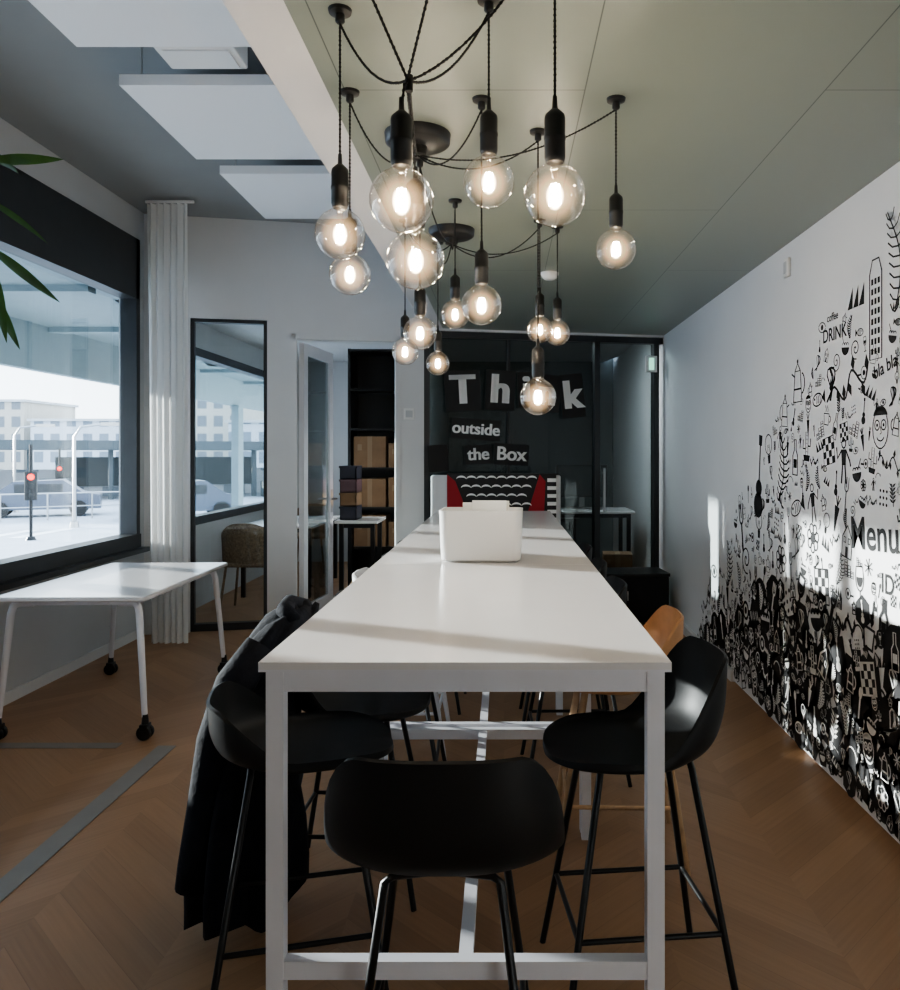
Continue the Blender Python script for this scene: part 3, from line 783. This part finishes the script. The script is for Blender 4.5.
def house(p,w):
    p.line([(-.3,-.45),(.3,-.45),(.3,.1),(0,.45),(-.3,.1)],w,True); p.fill([(-.08,-.45),(.08,-.45),(.08,-.15),(-.08,-.15)]); p.line([(-.2,-.05),(-.08,-.05),(-.08,.1),(-.2,.1)],w*.8,True); p.line([(.2,-.05),(.08,-.05),(.08,.1),(.2,.1)],w*.8,True)
def face(p,w):
    p.ring(0,0,.36,.44,w); p.ring(-.15,.08,.11,w=w); p.ring(.15,.08,.11,w=w); p.line([(0,.05),(.05,-.1),(-.02,-.12)],w*.8); p.line(p.arc(0,-.15,.17,.12,200,340,8),w); p.fill(p.arc(0,.25,.34,.25,10,170,12)); p.disc(-.15,.08,.04); p.disc(.15,.08,.04)
def fish(p,w):
    p.line(p.arc(-.05,0,.34,.18),w,True); p.fill([(.27,0),(.5,.2),(.5,-.2)]); p.disc(-.25,.04,.04)
    for k in(-.1,.02,.14): p.line(p.arc(k-.05,0,.07,.13,-70,70,6),w*.8)
def flower(p,w):
    for i in range(7):
        a=2*math.pi*i/7; p.line(p.arc(.24*math.cos(a),.24*math.sin(a),.12,n=10),w,True)
    p.disc(0,0,.11)
def zig(p,w): p.line([(-.45+.1*i,.15*(-1)**i) for i in range(10)],w*1.3)
def carrot(p,w):
    p.fill([(-.15,.2),(.15,.2),(.02,-.5),(-.02,-.5)])
    for k in(-.15,0,.15): p.line([(0,.2),(k,.5)],w)
def bulbd(p,w):
    p.ring(0,.12,.28,w=w); p.fill([(-.11,-.18),(.11,-.18),(.08,-.42),(-.08,-.42)]); p.line([(-.08,-.1),(-.06,.12),(0,.02),(.06,.12),(.08,-.1)],w*.7)
def pan(p,w): p.line(p.arc(-.15,0,.27,.27),w,True); p.line([(.12,0),(.5,.08)],w*2); p.disc(-.15,0,.12)
def cactus(p,w):
    p.line([(-.1,-.4),(-.1,.45),(.1,.45),(.1,-.4)],w); p.line([(-.1,0),(-.3,0),(-.3,.25)],w*1.5); p.line([(.1,-.1),(.32,-.1),(.32,.2)],w*1.5); p.fill([(-.22,-.5),(.22,-.5),(.28,-.3),(-.28,-.3)])
    for i in range(5): p.line([(-.03,-.2+i*.13),(.03,-.17+i*.13)],w*.6)
def eye(p,w): p.line(p.arc(0,-.12,.42,.36,30,150),w); p.line(p.arc(0,.2,.42,.36,210,330),w); p.disc(0,.04,.12)
def bowl(p,w):
    p.fill(p.arc(0,0,.38,.34,180,360))
    for k in(-.2,0,.2): p.line(p.arc(k,.1,.12,.1,0,180,8),w)
    p.line([(.1,.1),(.4,.5)],w)
def checker(p,w):
    for i in range(4):
        for j in range(4):
            if (i+j)%2: x,y=-.4+.2*i,-.4+.2*j; p.fill([(x,y),(x+.2,y),(x+.2,y+.2),(x,y+.2)])
    p.line([(-.4,-.4),(.4,-.4),(.4,.4),(-.4,.4)],w,True)
def person(p,w):
    p.ring(0,.38,.1,w=w); p.fill([(-.13,.25),(.13,.25),(.1,-.1),(-.1,-.1)]); p.line([(-.06,-.1),(-.12,-.5)],w*1.5); p.line([(.06,-.1),(.12,-.5)],w*1.5); p.line([(-.12,.22),(-.32,.05),(-.38,.3)],w*1.3); p.line([(.12,.22),(.3,0),(.35,-.12)],w*1.3)
def pot(p,w):
    p.line([(-.22,-.45),(.22,-.45),(.14,.15),(-.14,.15)],w,True); p.line(p.arc(.2,-.1,.16,.2,-80,80,8),w); p.line([(-.16,.05),(-.32,.12)],w); p.line([(-.14,.15),(0,.3),(.14,.15)],w); p.disc(0,.34,.04); p.line([(-.19,-.2),(.19,-.2)],w)
def arrow(p,w): p.line(p.arc(0,-.2,.4,.4,20,160,10),w); p.fill([(.38,-.2),(.28,.03),(.46,.02)])
def dots(p,w):
    for i in range(3):
        for j in range(3): p.disc(-.25+.25*i,-.25+.25*j,.06)
def guitar(p,w):
    p.disc(0,-.32,.16,.15); p.disc(0,-.12,.11,.1); p.line([(0,-.1),(0,.42)],w*1.3); p.fill([(-.05,.38),(.05,.38),(.06,.5),(-.06,.5)])
def tri(p,w):
    for k in range(3): p.fill([(-.4+.27*k,-.2),(-.15+.27*k,-.2),(-.15+.27*k,.25)])
ICONS=[bottle,cup,wine,fork,spoon,branch,fern,vine,squig,blocks,spiral,star,house,face,fish,flower,zig,carrot,bulbd,pan,cactus,eye,bowl,checker,person,pot,arrow,dots,guitar,tri,vine,squig,blocks,fern]
def interp(T,y):
    if y<=T[0][0]: return T[0][1]
    for (a,v),(c,w) in zip(T[:-1],T[1:]):
        if y<=c: return v+(w-v)*(y-a)/(c-a)
    return T[-1][1]
TOP=[(1.0,2.3),(2.8,2.3),(3.1,2.25),(3.6,2.12),(3.95,1.92),(4.3,1.70),(4.7,1.42),(5.1,1.12),(5.5,0.78),(6.0,0.38),(6.2,0.1)]
DEN=[(1.0,0.90),(4.0,0.82),(4.7,0.70),(5.3,0.40),(6.0,0.15),(6.3,0.05)]
def wx(y): return 1.4862 if y<5.19 else 1.4982
placed=[]
def free(y,z,r):
    for (a,c,q) in placed:
        if (a-y)**2+(c-z)**2<((q+r)*0.78)**2: return False
    return True
def special(fn,y,z,s,w=0.04,rot=0,ext=0.45):
    fn(Pen(y,z,s,rot,1,wx(y)),w); placed.append((y,z,s*ext))
def tower(p,w):
    p.line([(-.13,-.5),(.13,-.5),(.13,.36),(.07,.5),(-.07,.5),(-.13,.36)],w,True)
    for i in range(3):
        for j in range(8): x,y=-.095+.07*i,-.45+.1*j; p.fill([(x,y),(x+.045,y),(x+.045,y+.06),(x,y+.06)])
special(tower,3.20,2.06,0.40,0.02,0,0.4)
p=Pen(3.60,2.02,1,0,1,wx(3)); p.text('DRINK',0.085); placed.append((3.60,2.02,0.11))
p=Pen(3.62,2.10,1,0,1,wx(3)); p.text('coffee',0.05); placed.append((3.6,2.10,0.06))
special(tri,3.38,2.14,0.2,0.03)
p=Pen(3.22,1.15,1,0.06,1,wx(3)); p.text('Menu',0.19); placed.append((3.30,1.15,0.11)); placed.append((3.12,1.15,0.11))
p=Pen(3.10,0.97,1,0,1,wx(3)); p.text('ID',0.11); placed.append((3.10,0.97,0.06))
p=Pen(3.12,1.82,1,0.2,1,wx(3)); p.text('bla bla',0.075); placed.append((3.12,1.82,0.09))
special(guitar,4.66,1.34,0.50,0.025,-0.12,0.25); special(pot,4.05,1.86,0.26,0.035); special(face,3.16,1.58,0.18,0.03); special(fern,3.06,2.22,0.40,0.02,0.1); special(person,3.5,1.45,0.2,0.04)
special(fork,5.0,1.02,0.3,0.05,0.2,0.3); special(fern,5.35,0.75,0.3,0.03); special(vine,3.45,1.78,0.4,0.03,0.3,0.3); special(fern,4.3,1.4,0.35,0.03,-0.2,0.35)
for (smin,smax,tries) in ((0.15,0.21,500),(0.08,0.12,5000),(0.05,0.07,11000)):
    for _ in range(tries):
        y=R.uniform(0.6,6.15); z=R.uniform(0.06,2.3)
        top=interp(TOP,y)+0.07*math.sin(y*9)-0.03; den=interp(DEN,y)
        if z<den+0.02: continue
        if z>top: continue
        if R.random()<0.35*((z-den)/(max(0.2,top-den)))**2 : continue
        s=R.uniform(smin,smax); r=s*0.5
        if z-r<0.02 or abs(y-5.19)<r: continue
        if free(y,z,r):
            placed.append((y,z,r))
            R.choice(ICONS)(Pen(y,z,s,R.uniform(-.35,.35),R.choice((1,-1)),wx(y)),R.uniform(0.03,0.055)*(1.0 if s>0.1 else 1.3))
pl=[]
def free2(y,z,r):
    for (a,c,q) in pl:
        if (a-y)**2+(c-z)**2<((q+r)*0.72)**2: return False
    return True
for (smin,smax,tries) in ((0.15,0.20,900),(0.09,0.13,5000),(0.05,0.08,12000)):
    for _ in range(tries):
        y=R.uniform(0.6,6.2); den=interp(DEN,y); z=R.uniform(0.03,1.0)
        if z>den: continue
        s=R.uniform(smin,smax); r=s*0.5
        if z-r<0.016 or abs(y-5.19)<r*1.05: continue
        if not free2(y,z,r): continue
        pl.append((y,z,r))
        edge=(den-z)/max(den,.1)
        X=wx(y); rot=R.uniform(-.4,.4); fn=R.choice(ICONS)
        if R.random()<(0.35+0.62*min(1,edge*2.2)):
            p=Pen(y,z,s,rot,1,X)
            k=R.choice((4,5,6,14)); a0=R.uniform(0,1)
            p.fill([(0.62*math.cos(a0+2*math.pi*i/k)*(1+.12*math.sin(3*i)),0.62*math.sin(a0+2*math.pi*i/k)) for i in range(k)])
            fn(Pen(y,z,s*0.85,rot,1,X-0.0012,WINK),R.uniform(0.04,0.08))
        else:
            fn(Pen(y,z,s*1.05,rot,1,X-0.0006),R.uniform(0.07,0.12))
b.finish('wall_mural',smooth=False)

# ---------------------------------------------------------------- exterior
b=B(); b.box((-160,-60,-1.2),(-3.3,160,-1.0),ASPH); b.finish('street_ground',smooth=False)
b=B(); b.box((-4.6,-3,2.75),(-3.1,16,2.95),OVER); b.box((-4.66,-3,2.3),(-4.56,16,2.95),OVER)
for y in range(-2,16,2): b.box((-4.56,y,2.70),(-3.12,y+0.12,2.75),OVER)
for y,wd in ((1.0,0.30),(3.2,0.30),(5.35,0.16),(6.15,0.10),(6.75,0.14),(13.5,0.25)): b.box((-4.60,y,-0.85),(-4.48,y+wd,2.3),OVER)  # posts added, mostly out of view, to break the sun into streaks
b.finish('roof_overhang_exterior',smooth=False)
b=B(); b.box((-5.5,-3,-1),(-3.3,16,-0.85),CONC); b.finish('pavement_exterior',smooth=False)
b=B()
M=Matrix.Translation((-26,40,0))@Matrix.Rotation(math.radians(28),4,'Z')
b.box((-22,0,1.7),(26,6,2.2),CANO,M); b.box((-22,5,-1),(26,5.4,0.6),BLD,M)
for i in range(13): b.box((-21+i*3.8,1,-1),(-20.75+i*3.8,1.3,1.7),CANO,M)
for i in range(6): b.box((-18+i*7,4.8,-0.4),(-14+i*7,4.95,1.3),CANO,M)
for i in range(8): b.box((-20+i*5.6,-0.2,-1),(-18.6+i*5.6,0.6,-0.1+0.3*(i%3)),CANO,M)
b.finish('station_canopy',smooth=False)
b=B()
for (x,y,w,d,h,m) in ((-95,95,22,12,5.2,BLD),(-72,100,12,12,8.0,BLD2),(-58,98,14,10,5.5,BLD),(-42,98,10,10,10,BLD2),(-31,90,9,9,5,BLD)):
    b.box((x,y,-1),(x+w,y+d,h),m); b.box((x-.3,y-.3,h),(x+w+.3,y+d+.3,h+.3),CONC)
b.finish('distant_buildings',smooth=False)
b=B()
for i in range(7): b.box((-20+i*0.9,20.5+i*0.5,-1),(-19.6+i*0.9,23.5+i*0.5,-0.99),ROADP)
b.finish('zebra_crossing',smooth=False)
b=B()
b.tube([(0,0,-1),(0,0,1.75)],0.045,STEELB,10); b.box((-0.16,-0.12,0.15),(0.16,0.12,0.98),BPL,bev=0.04)
for z,m in ((0.82,REDL),(0.56,BPL),(0.30,BPL)): b.lathe([(0.09,0),(0.08,0.03),(0.0005,0.04)],(0,0,0),m,16,Matrix.Translation((0,-0.12,z))@Matrix.Rotation(math.radians(90),4,'X'))
b.lathe([(0.14,0),(0.10,0.1),(0.05,0.12)],(0,0,-1),STEELB,16)
tl=b.finish('traffic_light',(-13.6,23,0),0.5)
inst(tl,(-20,36,0),0.5)
def lamp(x,y,h):
    b=B(); b.tube([(0,0,0),(0,0,h*.9),(0.2,0,h),(0.9,0,h+0.1)],[0.07,0.05,0.045,0.04],METAL,8); b.box((0.8,-0.12,h+0.04),(1.5,0.12,h+0.16),METAL); b.lathe([(0.15,0),(0.12,0.2),(0.07,0.22)],(0,0,0),METAL,10); b.finish('street_lamp',(x,y,-1),0.4)
lamp(-20.8,34,3.6); lamp(-14.5,27,3.4); lamp(-29,36,3.8)
def car(x,y,rz,m,h=1.0):
    b=B()
    prof=[(-2.1,.3),(-2.1,.8),(-1.5,.95),(-0.9,1.4*h),(0.8,1.45*h),(1.5,.95),(2.1,.85),(2.15,.3)]
    vs=[(px,sy,pz) for sy in(-.8,.8) for px,pz in prof]; n=len(prof)
    b.add(vs,[tuple(range(n)),tuple(reversed(range(n,2*n)))]+[(i,i+n,(i+1)%n+n,(i+1)%n) for i in range(n)],m)
    b.box((-0.85,-.82,.95),(0.8,.82,1.3*h),FRAME)
    for px in(-1.35,1.35):
        for sy in(-.78,.78): b.tube([(px,sy-.1,.32),(px,sy+.1,.32)],.32,BPL,18)
    return b.finish('parked_car',(x,y,-1),math.radians(rz))
car(-25.5,33,25,CARW,1.0); car(-12.5,31,30,CARB); car(-18.5,32,25,CARB)
b=B()
for x in range(0,8): b.tube([(x*1.5,0,0),(x*1.5,0,1.0)],0.03,METAL,8)
b.tube([(0,0,1.0),(10.5,0,1.0)],0.03,METAL,8); b.tube([(0,0,.5),(10.5,0,.5)],0.02,METAL,8)
b.finish('street_railing',(-22,26.5,-1),math.radians(35))

# ---------------------------------------------------------------- light
w=bpy.data.worlds.new('World'); S.world=w; w.use_nodes=True
N=w.node_tree.nodes; L=w.node_tree.links; bg=N['Background']
tc=N.new('ShaderNodeTexCoord'); sx=N.new('ShaderNodeSeparateXYZ'); L.new(tc.outputs['Generated'],sx.inputs[0])
r=N.new('ShaderNodeValToRGB'); L.new(sx.outputs[2],r.inputs['Fac'])
r.color_ramp.elements[0].position=0.0; r.color_ramp.elements[0].color=(0.91,0.95,1.0,1)
r.color_ramp.elements[1].position=0.6; r.color_ramp.elements[1].color=(0.60,0.73,0.92,1)
L.new(r.outputs['Color'],bg.inputs['Color']); bg.inputs['Strength'].default_value=5.6
sl=bpy.data.lights.new('sun','SUN'); sl.energy=15; sl.angle=math.radians(0.9); sl.color=(1,0.97,0.93)
so=bpy.data.objects.new('sun',sl); COL.objects.link(so)
so.rotation_euler=Vector((4.45,-2.0,-0.84)).to_track_quat('-Z','Y').to_euler()
def portal(y0,y1,z0,z1):
    l=bpy.data.lights.new('window_portal','AREA'); l.shape='RECTANGLE'; l.size=z1-z0; l.size_y=y1-y0
    l.cycles.is_portal=True
    o=bpy.data.objects.new('window_portal',l); COL.objects.link(o); o.location=(-3.0,(y0+y1)/2,(z0+z1)/2); o.rotation_euler=(0,math.radians(-90),0)
portal(1.1,6.4,0.84,2.72)
# ---------------------------------------------------------------- camera
c=bpy.data.cameras.new('camera'); c.sensor_fit='HORIZONTAL'; c.sensor_width=36; c.lens=32.0; c.shift_x=-0.06; c.shift_y=-0.0456; c.clip_end=500
co=bpy.data.objects.new('camera',c); COL.objects.link(co); co.location=(0,0,1.48); co.rotation_euler=(math.radians(90),0,0)
S.camera=co
S.view_settings.view_transform='AgX'
S.view_settings.look='AgX - Medium High Contrast'
S.view_settings.exposure=0.05
